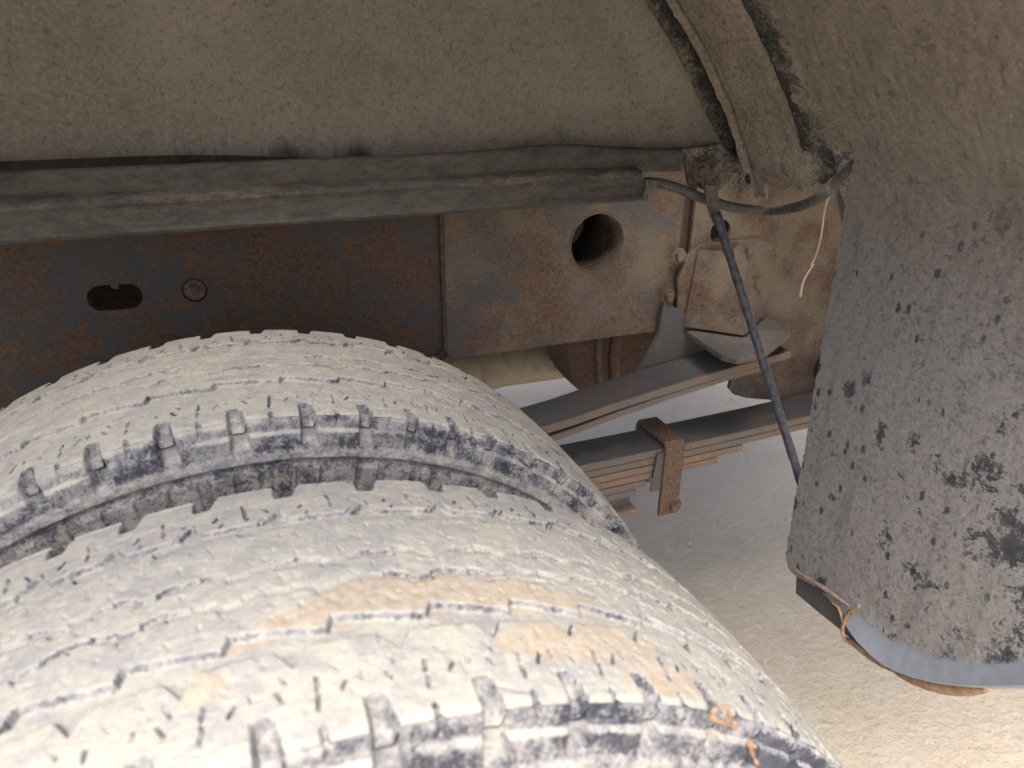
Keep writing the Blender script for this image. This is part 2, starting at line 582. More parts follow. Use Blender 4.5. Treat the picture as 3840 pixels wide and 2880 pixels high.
# ------------------------------------------------------------------ ground
gx = np.concatenate([[-900, -60, -12], np.arange(-3, 5.001, .04), [14, 60, 900]])
gy = np.concatenate([[-900, -60, -12], np.arange(-2, 5.001, .04), [14, 60, 900]])
GX, GY = np.meshgrid(gx, gy, indexing='ij')
GZ = (fbm(GX * 3, GY * 3, 3, 5) - .5) * .006 * (np.abs(GX) < 6) * (np.abs(GY) < 6)
ni, nj = GX.shape
ii = np.arange(ni * nj).reshape(ni, nj)
F = np.stack([ii[:-1, :-1], ii[1:, :-1], ii[1:, 1:], ii[:-1, 1:]], -1).reshape(-1, 4)
tag(link('ground', mesh_np('ground', np.stack([GX, GY, GZ], -1).reshape(-1, 3), F), M['ground']), kind='structure')

# ------------------------------------------------------------------ tyres
R, W, ZC = .39, .185, .38


def make_phase(known, k0=0):
    """tread pitch index as a function of the angle in degrees; 'known' are notch angles"""
    k = list(known)
    ext = np.array([6.2, 5.6, 6.6, 5.9, 6.4])
    i = 0
    while k[0] > -200:
        k.insert(0, k[0] - ext[i % 5]); i += 1
    while k[-1] < 200:
        k.append(k[-1] + ext[i % 5]); i += 1
    k = np.array(k)
    return lambda th: np.interp(th, k, np.arange(len(k)))


def trap(x, a, b, wl):
    """1 inside (a, b) with walls of width wl"""
    return np.clip((x - a) / wl + .5, 0, 1) * np.clip((b - x) / wl + .5, 0, 1)


SIPES = [  # (phase, v, dphase along sipe, dv along sipe, half width m) inside a shoulder rib
    (.50, .018, .012, .0036, .0007), (.515, .0265, .010, .0036, .0007), (.76, .0245, .045, .0032, .0006),
    (.93, .0275, .004, .0026, .0007), (.17, .0250, -.035, .0028, .0008), (.23, .0325, -.03, .0026, .0007),
    (.70, .0345, -.05, .0026, .0004)]
MID = [(.2, .068, -.03, .0026, .0006), (.5, .073, .0, .0016, .0014), (.72, .077, -.03, .0022, .0006), (.9, .069, .02, .0020, .0007),
       (.1, .0915, -.03, .002, .0005), (.34, .096, .0, .0015, .0013), (.62, .0925, .03, .0022, .0005), (.85, .0975, -.03, .0018, .0006),
       (.05, .111, -.03, .0026, .0007), (.3, .119, .0, .0018, .0015), (.55, .113, -.02, .0022, .0006), (.62, .129, -.03, .0030, .0006),
       (.84, .124, .03, .0020, .0007), (.42, .131, .0, .0014, .0012), (.93, .132, -.03, .0022, .0006)]


def sipes(h, u, v, lst, pitch, depth):
    f = u - np.floor(u)
    for (p, v0, dp, dv, hw) in lst:
        # random per-pitch wear so that they do not all look alike
        k = np.floor(u).astype(np.int64)
        jit = vnoise(k * 1. + .5, np.full_like(u, p * 37 + v0 * 911), 3)
        keep = vnoise(k * 1. + .5, np.full_like(u, p * 53 + v0 * 511), 9)
        s = (f - p) * pitch
        t = v - v0 - (jit - .5) * .002
        L = math.hypot(dp * pitch, dv)
        ex, ey = dp * pitch / L, dv / L
        al = s * ex + t * ey
        ac = np.abs(-s * ey + t * ex)
        L2 = L * (.6 + .6 * jit)
        mk = np.clip((L2 - np.abs(al)) / .0005 + .5, 0, 1) * np.clip((hw * .60 - ac) / .0004 + .5, 0, 1)
        h -= depth * mk * (keep > .16) * (.45 + .55 * jit)
    return h


def tyre(name, label, Y0, ph_f, ph_r, seed, clay=False, dirt=(.0, .0)):
    root = thing(name, label, 'truck tyre', (0, Y0 + W / 2, ZC), 'dual rear tyres of the truck')
    dth = .125
    th = np.concatenate([np.arange(-180, -64, 1.5), np.arange(-64, 82, dth), np.arange(82, 180.01, 1.5)])
    th[-1] = 180
    # profile columns: kind 0 front wall, 1 tread, 2 rear wall
    side = np.array([(0, 0), (-.0022, -.0030), (-.0034, -.0085), (-.0042, -.0100), (-.0062, -.0108), (-.0082, -.0205), (-.0092, -.0240), (-.0108, -.0300),
                     (-.0120, -.0330), (-.0170, -.058), (-.0225, -.090), (-.0255, -.115), (-.0250, -.142), (-.0170, -.168), (-.0040, -.186), (.012, -.192)])
    L = np.concatenate([[0], np.cumsum(np.hypot(*np.diff(side, axis=0).T))])
    tt = np.concatenate([np.arange(0.0008, .092, .0010), np.arange(.093, L[-1], .006), [L[-1]]])
    sy, sr = np.interp(tt, L, side[:, 0]), np.interp(tt, L, side[:, 1])
    # soften the side profile corners a little
    for a in (sy, sr):
        a[1:-1] = .25 * a[:-2] + .5 * a[1:-1] + .25 * a[2:]
    vt = np.linspace(0, W, 240)
    prof_y = np.concatenate([sy[::-1], vt, W - sy])
    prof_r = np.concatenate([R + sr[::-1], R + .0035 * (1 - (2 * vt / W - 1) ** 2) * 1.2 - .0020 * (1 - ss(0, .004, np.minimum(vt, W - vt))), R + sr])
    kind = np.concatenate([np.zeros(len(tt)), np.ones(len(vt)), np.full(len(tt), 2)])
    ns = len(tt)
    TH, PY = np.meshgrid(th, prof_y, indexing='ij')
    _, PR = np.meshgrid(th, prof_r, indexing='ij')
    K = np.broadcast_to(kind, TH.shape)
    drop = R - PR                       # depth below the shoulder radius on side walls
    uf, ur = ph_f(TH), ph_r(TH)
    ff, fr = uf - np.floor(uf), ur - np.floor(ur)
    pitch = .0415
    fine = ((TH > -64) & (TH < 82)).astype(float)
    s = np.radians(TH) * R
    h = np.zeros_like(TH)
    tread = K == 1
    v = np.where(tread, PY, 0.)
    # ---- circumferential grooves
    q = (uf + .23) % 1.0
    b1 = .0635 - .0075 * q + .006 * ss(.93, 1., q)
    bite = np.clip(1 - np.abs(((uf + .17) % 1) - .5) / .16, 0, 1)
    a1 = .0490 - .0105 * bite
    q2 = (ur + .55) % 1.0
    lo = .1350 + .0070 * q2 - .0065 * ss(.93, 1, q2)
    bite2 = np.clip(1 - np.abs(((ur + .62) % 1) - .5) / .16, 0, 1)
    hi = .1470 + .0030 * np.round(np.clip(np.sin(ur * 2 * math.pi * 2), -.5, .5)) + .0085 * bite2
    wl = .0016
    wob = (fbm(s * 160, v * 160, 3, seed + 3) - .5) * .0016
    g1 = trap(v, a1 + wob, b1 + wob, wl) * tread
    g4 = trap(v, lo + wob, hi + wob, wl) * tread
    mid1 = .0850 + .0022 * np.sin(uf * 2 * math.pi) + .0012 * np.sign(np.sin(uf * 4 * math.pi + 1))
    mid2 = .1040 + .0020 * np.sin(ur * 2 * math.pi + 2) + .0012 * np.sign(np.sin(ur * 4 * math.pi))
    worn1 = ss(.36, .5, fbm(s * 22, v * 0 + 1.7, 2, seed + 11))
    worn2 = ss(.36, .5, fbm(s * 22, v * 0 + 5.7, 2, seed + 15))
    g2 = trap(v, mid1 - .0022 + wob, mid1 + .0022 + wob, .0014) * tread * (.25 + .75 * worn1)
    g3 = trap(v, mid2 - .0024 + wob, mid2 + .0024 + wob, .0014) * tread * (.25 + .75 * worn2)
    h -= .0044 * g1 + .0042 * g4 + .0024 * g2 + .0024 * g3
    # groove floors fill with packed dust: small ramps
    h += (g1 + g4) * .0016 * fbm(s * 60, v * 90, 3, seed + 21)
    # ---- shoulder notches (front and rear), carried on down the side walls
    edge_f = np.where(tread, v, np.where(K == 0, 0, 9))
    edge_r = np.where(tread, W - v, np.where(K == 2, 0, 9))
    cf = ff - np.round(ff)
    cr_ = fr - np.round(fr)
    nf = np.clip((cf + .085) * pitch / .0016 + .5, 0, 1) * np.clip((.085 + np.where(tread, .05 * (1 - np.clip(v / .016, 0, 1)), .05 + drop * 2.2) - cf) * pitch / .0018 + .5, 0, 1)
    nr = np.clip((cr_ + .10) * pitch / .0016 + .5, 0, 1) * np.clip((.07 + np.where(tread, .09 * (1 - np.clip((W - v) / .014, 0, 1)), .09 + drop * 2.2) - cr_) * pitch / .0022 + .5, 0, 1)
    on_f = np.clip((.0165 - edge_f) / .0012 + .5, 0, 1)
    on_r = np.clip((.0135 - edge_r) / .0012 + .5, 0, 1)
    lugz = np.clip((.0215 - drop) / .003, 0, 1)
    h -= np.where(tread, nf * on_f * (.0045 + .0035 * (1 - np.clip(edge_f / .0165, 0, 1))) + nr * on_r * (.0055 + .003 * (1 - np.clip(edge_r / .0135, 0, 1))), 0)
    side_n = np.where(K == 0, nf, np.where(K == 2, nr, 0)) * lugz * .0075
    # small nick in the middle of each lug
    nick = np.clip((.028 - np.abs(ff - .5 - .3 * np.where(tread, 0, drop))) * pitch / .0008 + .3, 0, 1)
    h -= np.where(tread & (v < .007), nick * .003 * (vnoise(np.floor(uf) + .5, uf * 0 + seed, 5) > .35), 0)
    side_n = side_n + np.where(K == 0, nick * .0025 * np.clip((.008 - drop) / .002, 0, 1), 0)
    # ---- sipes
    sip = np.zeros_like(h)
    idx = np.where(tread & (v > .010) & (v < .045))
    for (mask, u, vv, lst, dp) in (((tread & (v < .046)), uf, v, SIPES, .0042), ((tread & (v > W - .040)), ur, W - v - .002, SIPES, .0042), ((tread & (v > .06) & (v < .136)), uf, v, MID, .0016)):
        t = np.zeros(int(mask.sum()))
        sip[mask] = sipes(t, u[mask], vv[mask], lst, pitch, dp)
    h += sip * fine
    # ---- wear: chipped, pitted rubber and lumps of dust
    rough_ = (fbm(s * 300, v * 300 + K * 5, 3, seed) - .5)
    h += np.where(tread, rough_ * .0007 + (fbm(s * 45, v * 60, 4, seed + 2) - .5) * .0007, 0)
    pits = ss(.70, .80, fbm(s * 190, v * 190, 2, seed + 31))
    h -= np.where(tread, pits * .0006, 0)
    # ---- side wall mouldings
    hs = np.zeros_like(h)
    hs -= side_n
    blk_u = TH / 3.35 + .12 * np.sin(TH * .9)
    fb = blk_u - np.floor(blk_u)
    blen = .74 + .16 * (vnoise(np.floor(blk_u) + .5, TH * 0 + seed, 2) - .5)
    blk = np.clip((fb - .07) * .0205 / .0006 + .5, 0, 1) * np.clip((blen + .07 - fb) * .0205 / .0006 + .5, 0, 1) * trap(drop, .0345, .0580, .0012)
    hs += np.where(~tread, blk * .0021, 0)
    hs += np.where(~tread, trap(drop, .0300, .0322, .0010) * -.0022 + trap(drop, .0225, .0290, .002) * (.0008 + .0022 * (fbm(s * 130, drop * 200, 4, seed + 8) - .3)), 0)
    hs += np.where(~tread, trap(drop, .092, .094, .001) * .0012 + trap(drop, .098, .100, .001) * .0012, 0)
    hs += np.where(~tread, (fbm(s * 240, drop * 240, 3, seed + 17) - .5) * .0008, 0)
    # ---- positions
    dys, drs = np.gradient(prof_y), np.gradient(prof_r)
    ln = np.hypot(dys, drs) + 1e-12
    nY, nR = -drs / ln, dys / ln       # outward normal of the profile (y increasing along the columns)
    nR = np.where(kind == 1, 1, nR); nY = np.where(kind == 1, 0, nY)
    # side walls are pushed along Y mostly
    nY = np.where(kind == 0, -1, np.where(kind == 2, 1, nY)); nR = np.where(kind == 1, 1, 0.)
    hh = np.where(tread, h, hs)
    RR = PR + hh * nR
    # at a notch the shoulder column sits lower on the wall as well
    RR = RR - np.where(~tread, np.where(K == 0, nf, nr) * .0075 * np.clip((.012 - drop) / .012, 0, 1), 0)
    YY = Y0 + PY + hh * nY
    a = np.radians(TH)
    V = np.stack([RR * np.sin(a), YY, RR * np.cos(a) + ZC], -1)
    # contact patch flattened on the ground
    V[..., 2] = np.maximum(V[..., 2], .003)
    du = np.gradient(V, axis=0); dv = np.gradient(V, axis=1)
    N = np.cross(du, dv); N /= np.linalg.norm(N, axis=2, keepdims=True) + 1e-12
    rad = np.stack([np.sin(a), 0 * a, np.cos(a)], -1)
    outw = rad * np.where(tread, 1, .2)[..., None]; outw[..., 1] += np.where(K == 0, -1, np.where(K == 2, 1, 0))
    flip = np.mean((N * outw).sum(-1)) < 0
    if flip:
        N = -N
    # ---- dust: thick on worn tread, thin on side rubber; recesses and steep walls darker
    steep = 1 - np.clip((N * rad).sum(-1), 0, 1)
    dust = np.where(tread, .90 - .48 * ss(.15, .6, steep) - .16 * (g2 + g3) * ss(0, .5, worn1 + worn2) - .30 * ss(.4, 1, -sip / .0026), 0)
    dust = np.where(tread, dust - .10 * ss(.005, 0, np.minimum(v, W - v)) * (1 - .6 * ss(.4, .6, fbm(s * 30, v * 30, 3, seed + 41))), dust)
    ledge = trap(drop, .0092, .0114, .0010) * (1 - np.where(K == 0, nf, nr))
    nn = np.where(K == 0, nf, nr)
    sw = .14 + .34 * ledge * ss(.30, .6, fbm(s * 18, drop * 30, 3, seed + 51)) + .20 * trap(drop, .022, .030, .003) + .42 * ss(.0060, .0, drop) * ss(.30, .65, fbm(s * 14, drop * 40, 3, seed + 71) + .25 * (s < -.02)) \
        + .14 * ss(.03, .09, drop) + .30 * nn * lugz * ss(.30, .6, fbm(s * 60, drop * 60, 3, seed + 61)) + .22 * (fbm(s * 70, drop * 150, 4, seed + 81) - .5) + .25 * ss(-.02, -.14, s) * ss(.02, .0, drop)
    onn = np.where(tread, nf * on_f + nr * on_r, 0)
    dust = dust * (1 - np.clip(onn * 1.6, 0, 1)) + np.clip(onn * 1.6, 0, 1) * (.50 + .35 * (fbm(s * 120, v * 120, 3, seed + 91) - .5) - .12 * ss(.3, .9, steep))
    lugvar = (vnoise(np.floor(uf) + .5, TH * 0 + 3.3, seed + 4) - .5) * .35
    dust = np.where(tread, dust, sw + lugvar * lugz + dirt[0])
    mud = np.where(tread, 0, ss(.016, .026, drop) * (.50 + .45 * blk))
    mud = mud * dirt[1]
    cl = np.zeros_like(TH)
    if clay:
        t = TH + (fbm(s * 20, v * 20, 3, 77) - .5) * 3
        vv = v + (fbm(s * 40, v * 40, 3, 78) - .5) * .006
        up_ = np.interp(t, [-8, -.2, 3.4, 6.6, 10, 13.3, 18.7, 25], [.050, .061, .077, .083, .087, .083, .078, .066])
        cl += (vv < up_) * (vv > .0575) * (t > -4) * (t < 26) * np.interp(t, [-4, 0, 14, 20, 26], [.5, .62, .62, .95, .6])
        e2 = ((t - 22) / 8.5) ** 2 + ((vv - .036) / .016) ** 2
        cl += (1 - ss(.6, 1.15, e2)) * .62
        e3 = ((t - 28) / 4.5) ** 2 + ((vv - .014) / .010) ** 2
        cl += (1 - ss(.6, 1.15, e3)) * .66
        e4 = ((t + 2.2) / 1.7) ** 2 + ((vv - .040) / .010) ** 2
        cl += (1 - ss(.5, 1.15, e4)) * .62
        e5 = ((t + 6) / 3.) ** 2 + ((vv - .012 - .0035 * (t + 6)) / .008) ** 2
        cl += (1 - ss(.5, 1.15, e5)) * .42
        cl = np.clip(cl, 0, 1) * tread * (1 - .9 * ss(.08, .4, steep))
    # ---- cut the surface into its pieces
    ni, nj = TH.shape
    id_ = np.arange(ni * nj).reshape(ni, nj)
    Q = np.stack([id_[:-1, :-1], id_[1:, :-1], id_[1:, 1:], id_[:-1, 1:]], -1).reshape(-1, 4)
    if not flip:
        pass
    else:
        Q = Q[:, ::-1]
    cen = lambda A: (.25 * (A[:-1, :-1] + A[1:, :-1] + A[1:, 1:] + A[:-1, 1:])).ravel()
    fth, fk, fv, fdrop = cen(TH), np.broadcast_to(kind[:-1], (ni - 1, nj - 1)).ravel().copy(), cen(v), cen(drop)
    fk = np.where((fk == 0) & (cen(K.astype(float)) > 0), 1, fk)
    fuf, fur = np.floor(cen(uf)).astype(int), np.floor(cen(ur)).astype(int)
    fblk, fbi = cen(blk), np.floor(cen(blk_u)).astype(int)
    lab = np.zeros(len(Q), int)
    m1f, m1r = .0545, .1425
    lab[:] = 1
    lab[(fk == 1) & (fv >= m1f) & (fv < .085)] = 2
    lab[(fk == 1) & (fv >= .085) & (fv < .104)] = 3
    lab[(fk == 1) & (fv >= .104) & (fv < m1r)] = 4
    lab[(fk == 1) & (fv >= m1r)] = 5
    lab[(fk == 0) & (fdrop >= .0235)] = 6
    lab[(fk == 2) & (fdrop >= .0235)] = 7
    lab[(fk == 2) & (fdrop < .0235)] = 5
    infine = (fth > -62) & (fth < 80)
    sf = (lab == 1) & infine
    lab[sf] = 1000 + fuf[sf]
    sr_ = (lab == 5) & infine
    lab[sr_] = 2000 + fur[sr_]
    bl = (lab == 6) & (fth > -60) & (fth < 70) & (fblk > .5) & (fdrop < .060)
    lab[bl] = 3000 + fbi[bl]
    Vf, Nf = V.reshape(-1, 3), N.reshape(-1, 3)
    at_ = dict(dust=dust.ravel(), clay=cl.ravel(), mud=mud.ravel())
    names = {1: 'shoulder_rib', 2: 'tread_rib', 3: 'tread_rib', 4: 'tread_rib', 5: 'shoulder_rib', 6: 'sidewall', 7: 'sidewall'}
    wall = None
    blocks = []
    order = np.argsort(lab, kind='stable')
    sl = lab[order]
    cuts = np.concatenate([[0], np.where(np.diff(sl))[0] + 1, [len(sl)]])
    for a0, a1_ in zip(cuts[:-1], cuts[1:]):
        l = int(sl[a0])
        q = Q[order[a0:a1_]]
        if l >= 3000 and len(q) < 60:
            continue
        used, inv = np.unique(q.ravel(), return_inverse=True)
        nm = names.get(l) or ('shoulder_block' if l < 3000 else 'sidewall_block')
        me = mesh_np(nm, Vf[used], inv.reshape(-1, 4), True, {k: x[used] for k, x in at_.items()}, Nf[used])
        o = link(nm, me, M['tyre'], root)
        if l == 6:
            wall = o
        if l >= 3000:
            blocks.append(o)
        bake_origin(o)
    for o in blocks:
        wl_ = o.location.copy()
        o.parent = wall
        o.location = wl_ - wall.location
    # ---- steel rim inside the tyre
    rp = [(.012, .200), (.004, .206), (.016, .192), (.05, .172), (.10, .165), (.14, .172), (W - .016, .192), (W - .004, .206), (W - .012, .200), (W - .03, .17), (.13, .15), (.10, .14), (.09, .06), (.085, .0)]
    ang = np.radians(np.arange(0, 360, 6))
    Vr = np.array([[(r_ * math.sin(t_), Y0 + y_, r_ * math.cos(t_) + ZC) for t_ in ang] for (y_, r_) in rp]).reshape(-1, 3)
    na = len(ang)
    Fr = [(i * na + j, i * na + (j + 1) % na, (i + 1) * na + (j + 1) % na, (i + 1) * na + j) for i in range(len(rp) - 1) for j in range(na)]
    bake_origin(link('rim', mesh_np('rim', Vr, np.array(Fr)), M['rim'], root))
    return root


tyre('dual_tyre', 'nearer dual tyre, its pale worn tread smeared with ochre clay', 0.0,
     make_phase([.3, 6.5, 13.2, 19.1, 25.1, 31.3, 36.4, 41.9]), make_phase([-13.4, -8.2, -2.7, 3.6, 10.5, 17.0]), 1, True, (.16, .4))
tyre('dual_tyre', 'inner dual tyre behind the clay-smeared one, with dark muddy shoulder lugs below the chassis rail', .2796,
     make_phase([-18.9, -12.9, -6.4, .4, 7.5, 13.6, 18.9, 23.9, 28.8]), make_phase([-20.5, -14.2, -8.0, -2.0, 4.1, 10.2, 16.4]), 2, False, (.23, .8))

# ------------------------------------------------------------------ wheel arch
AZ, AR = .60, .636                                   # centre height and radius of the arch's inner edge
arch = thing('wheel_arch', 'dusty brown wheel arch liner curving over the two tyres', 'wheel arch', (.0, .54, .95))


def arch_pt(ang, rr, y):
    """ang: 0 = straight back (+X), 90 = top, 180 = front"""
    return np.stack([rr * np.cos(ang), y + 0 * ang, AZ + rr * np.sin(ang)], -1)


# inner panel: a half disc standing at Y = .54, slightly dished
nx, nz = 160, 90
U, Vv = np.meshgrid(np.linspace(-1, 1, nx), np.linspace(0, 1, nz), indexing='ij')
zb0 = .9115 - .026 * ss(-.05, .38, U * .57)
zz = zb0 + (AZ + AR - zb0) * Vv
xm = np.sqrt(np.maximum(AR ** 2 - (zz - AZ) ** 2, 1e-6))
X = U * xm
edge = 1 - np.abs(U)
Yp = .552 + .010 * np.exp(-((X - .05) / .35) ** 2) - .012 * ss(.06, .0, edge * xm) + (fbm(X * 7, zz * 7, 3, 9) - .5) * .004 - .016 * ss(.15, .40, X) * ss(.95, .89, zz)
P = np.stack([X, Yp, zz], -1)
grid_sheet('inner_panel', P, .003, M['liner'], arch)
prism('gap_dark_strip', [(-.75, .572, .84), (.33, .572, .84), (.33, .572, .935), (-.75, .572, .935)], (0, .003, 0), M['under'], arch, 0)  # dark strip added behind the gap so its shade reads black

# rear wall of the arch in bands, from the panel out towards the viewer
angs = np.linspace(math.radians(18.5), math.radians(172), 420)


def band(name, ylist, rlist, m, crust_tone, amp, sc, ang0, ny=40, angle_end=None, seed=0, crlist=None, bottom=None):
    a = np.concatenate([np.linspace(ang0, D(52), 420), np.linspace(D(53), D(165), 80)])
    t = np.linspace(0, 1, ny)
    tk = np.linspace(0, 1, len(ylist))
    yl, rl = np.interp(t, tk, ylist), np.interp(t, tk, rlist)
    A, T = np.meshgrid(a, t, indexing='ij')
    if bottom is not None:
        b0 = bottom(T)                       # own starting angle for each column
        A = b0 + (A - ang0) / (a[-1] - ang0) * (a[-1] - b0)
    Yv = np.interp(T, tk, ylist); Rv = np.interp(T, tk, rlist)
    cr = np.interp(T, tk, crlist if crlist is not None else [crust_tone] * len(ylist))
    nz_ = (fbm(A * .64 * sc, Yv * sc, 5, seed + 3, .58) - .5)
    lump = ss(.5, .75, fbm(A * .64 * sc * .8, Yv * sc * .8, 4, seed + 9, .6))
    Rv = Rv - amp * nz_ * 1.2 - amp * 1.3 * lump * cr
    # below the arch's end the wall hangs straight down
    Pt = arch_pt(A, Rv, Yv)
    lowm = A < math.radians(26)
    return grid_sheet(name, Pt, .0035, m, arch, dict(crust_tone=cr, clean_sheen=0 * cr), True)


# fillet strip: concave, darker outward; lit look of the dusty inner rim painted in
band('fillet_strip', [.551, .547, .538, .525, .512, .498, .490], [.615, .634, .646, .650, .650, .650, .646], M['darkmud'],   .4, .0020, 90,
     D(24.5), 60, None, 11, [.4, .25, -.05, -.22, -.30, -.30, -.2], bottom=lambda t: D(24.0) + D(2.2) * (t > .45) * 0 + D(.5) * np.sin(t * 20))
# raised lip and the dusty band up to the crease
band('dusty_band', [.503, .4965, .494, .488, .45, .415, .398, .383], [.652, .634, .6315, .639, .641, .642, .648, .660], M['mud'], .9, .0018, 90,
     D(24.3), 110, None, 23, [.1, .7, .8, .45, .6, .35, -.15, -.36],  # tone darkens over the last columns, toward the outer wall
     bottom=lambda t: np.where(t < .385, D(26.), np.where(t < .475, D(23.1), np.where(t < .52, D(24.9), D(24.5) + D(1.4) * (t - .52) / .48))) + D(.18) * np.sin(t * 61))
# crusted crease and outer wall down to the mud guard
band('outer_wall', [.406, .400, .394, .380, .362, .322], [.648, .641, .638, .640, .643, .652], M['mud'], .8, .0018, 90,
     D(29.6), 48, None, 37, [-.1, -.30, -.32, -.20, .15, .25], bottom=lambda t: D(29.7) + D(.3) * np.sin(t * 12))
# dark rear piece that shows in the notch below the wall
bp = [at(2800, 645, 'x', .602), at(2850, 640, 'x', .602), at(3060, 560, 'x', .604), at(3210, 590, 'x', .606), at(3208, 770, 'x', .606), at(3190, 800, 'x', .606), at(3080, 700, 'x', .604)]
strap = [tuple(at(px, py, 'x', .612)) for px, py in ((3060, 540), (3225, 560), (3225, 640), (3196, 830), (3150, 730), (3112, 660))]
prism('backing_strap', strap, (.004, 0, 0), M['darkmud'], arch)


def hit_arch(px, py, rr):
    d = ray(px, py); o = CAM - np.array([0, 0, AZ])
    A = d[0] ** 2 + d[2] ** 2; B = 2 * (o[0] * d[0] + o[2] * d[2]); c_ = o[0] ** 2 + o[2] ** 2 - rr * rr
    return CAM + (-B + math.sqrt(B * B - 4 * A * c_)) / (2 * A) * d


p = hit_arch(3000, 355, .640)
nrm = Vector((-p[0], 0, -(p[2] - AZ))).normalized()
hexbolt('bolt', p, nrm, .0065, .005, M['mud'], arch)
p = hit_arch(3000, 355, .645)
tor = bpy.data.meshes.new('washer')
bm = bmesh.new()
q = bmesh.ops.create_cone(bm, cap_ends=True, segments=28, radius1=.0165, radius2=.0150, depth=.003)
bm.transform(Matrix.Translation(Vector(p) + nrm * .004) @ nrm.to_track_quat('Z', 'Y').to_matrix().to_4x4())
bm.to_mesh(tor); bm.free()
bake_origin(link('washer', tor, M['mud'], arch))

# ------------------------------------------------------------------ edging channel under the liner
chan = thing('edging_channel', 'dark dust-covered steel channel running along the bottom of the brown liner', 'steel channel', (.15, .51, .88))


def channel(name, prof, x0, x1fn, m, crl, zoff=lambda x: 0 * x, th=.003, nxx=220, seed=0):
    """sweep profile [(y, z)] along X; crl: dirt per profile point"""
    t = np.linspace(0, 1, nxx)
    pr = np.array(prof)
    k = np.linspace(0, 1, len(pr)); kk = np.unique(np.concatenate([np.linspace(0, 1, 22 - len(pr) + 2), k[1:-1] + .001]))
    y, z, c_ = np.interp(kk, k, pr[:, 0]), np.interp(kk, k, pr[:, 1]), np.interp(kk, k, crl)
    nk = len(kk)
    T, J = np.meshgrid(t, np.arange(nk), indexing='ij')
    xe = np.array([x1fn(j / (nk - 1)) for j in range(nk)])
    Xc = x0 + (xe[J] - x0) * T
    Yc, Zc, Cc = y[J], z[J] + zoff(Xc), c_[J]
    Yc = Yc - (fbm(Xc * 60, Zc * 160, 4, seed + 2) - .4) * .0016 * Cc - (fbm(Xc * 5, Zc * 3, 2, seed + 5) - .5) * .0006
    return grid_sheet(name, np.stack([Xc, Yc, Zc], -1), th, m, chan, dict(crust_tone=Cc * (.75 + .6 * (fbm(Xc * 5, Xc * 0, 2, seed) - .5))))


bulge = lambda x: .0045 * np.exp(-((x - .34) / .07) ** 2) - .004 * ss(.36, .5, x)
channel('upper_flange', [(.5275, .9050), (.522, .9055), (.5205, .9045), (.5195, .886), (.5200, .8845)], -.7, lambda t: .500, M['channel'], [.1, .1, .12, .15, .3], bulge, seed=3)
channel('lower_flange', [(.5215, .8870), (.5205, .8860), (.5080, .8822), (.5062, .8806), (.5075, .8786), (.5085, .8740), (.5062, .8595), (.5032, .8566), (.5045, .8552)], -.7, lambda t: .438 + .012 * t, M['channel'],
        [.25, .42, .46, .40, .30, .15, .12, .14, .2], lambda x: .0 * x, seed=8)
# end plate with the rusty bolt
e = .5155
ep = [at(x, y, 'y', e) for x, y in ((2560, 560), (2700, 540), (2790, 610), (2800, 700), (2780, 725), (2745, 705), (2715, 702), (2690, 716), (2650, 716), (2610, 700), (2580, 685))]
prism('end_plate', ep, (0, .004, 0), M['darkmud'], chan, .001)
pb = at(2628, 645, 'y', e)
hexbolt('bolt', pb, (0, -1, 0), .0075, .0055, M['clip'], chan)

# ------------------------------------------------------------------ chassis rail
YR = .72
rail = thing('chassis_rail', 'rusty blue-grey chassis rail with holes behind the inner tyre', 'chassis rail', (.3, YR, .73))
slot = [(-.114 + (.0135 if k < 8 else -.0135) + .0155 * math.cos(a), .7385 + .0155 * math.sin(a)) for k, a in enumerate(np.linspace(-math.pi / 2, math.pi * 1.5, 17)[:-1])]
bigh = ellipse(.5025, .7545, .0435, .0435, 40)
smallh = ellipse(.705, .757, .0165, .0165, 24)
dimp = ellipse(-.029, .738, .0145, .0145, 20)
nr_ = [(-1.6, .612), (.64, .612), (.66, .60), (.93, .60), (.98, .613), (.985, .66), (.955, .72), (.925, .80), (.92, .93), (-1.6, .93)]
web = poly_holes('rail_web', nr_, [slot, ellipse(.5025, .7545, .047, .047, 40), smallh, dimp], YR, .007, M['rail'], rail)
# lower and upper flanges of the C section, going inboard
prism('lower_flange', [(-1.6, YR + .001, .6125), (.62, YR + .001, .6125), (.62, YR + .07, .6125), (-1.6, YR + .07, .6125)], (0, 0, .007), M['rail'], rail, .001)
prism('upper_flange', [(-1.6, YR + .001, .9225), (.92, YR + .001, .9225), (.92, YR + .07, .9225), (-1.6, YR + .07, .9225)], (0, 0, .007), M['rail'], rail, .001)
# reinforcing plate lapped over the web from the seam to the right
po = [(.278, .6085), (.634, .6085), (.640, .6125), (.640, .93), (.279, .93)]
pl = poly_holes('overlay_plate', po, [bigh], YR - .0085, .0080, M['plate'], rail)
# the tube that crosses behind the round hole
tb = tube_mesh([(.5025, YR - .0095, .7545), (.5025, YR + .03, .7545), (.5025, YR + .14, .7545)], .0425, 40, False)
tb.flip_normals()
tube = link('cross_tube', tb, M['dusty'], rail)
sm = tube.modifiers.new('wall', 'SOLIDIFY'); sm.thickness = .0028; sm.offset = 0
prism('tube_baffle', [(.40, YR + .13, .66), (.60, YR + .13, .66), (.60, YR + .10, .86), (.40, YR + .10, .86)], (0, .004, 0), M['dusty'], rail, 0)
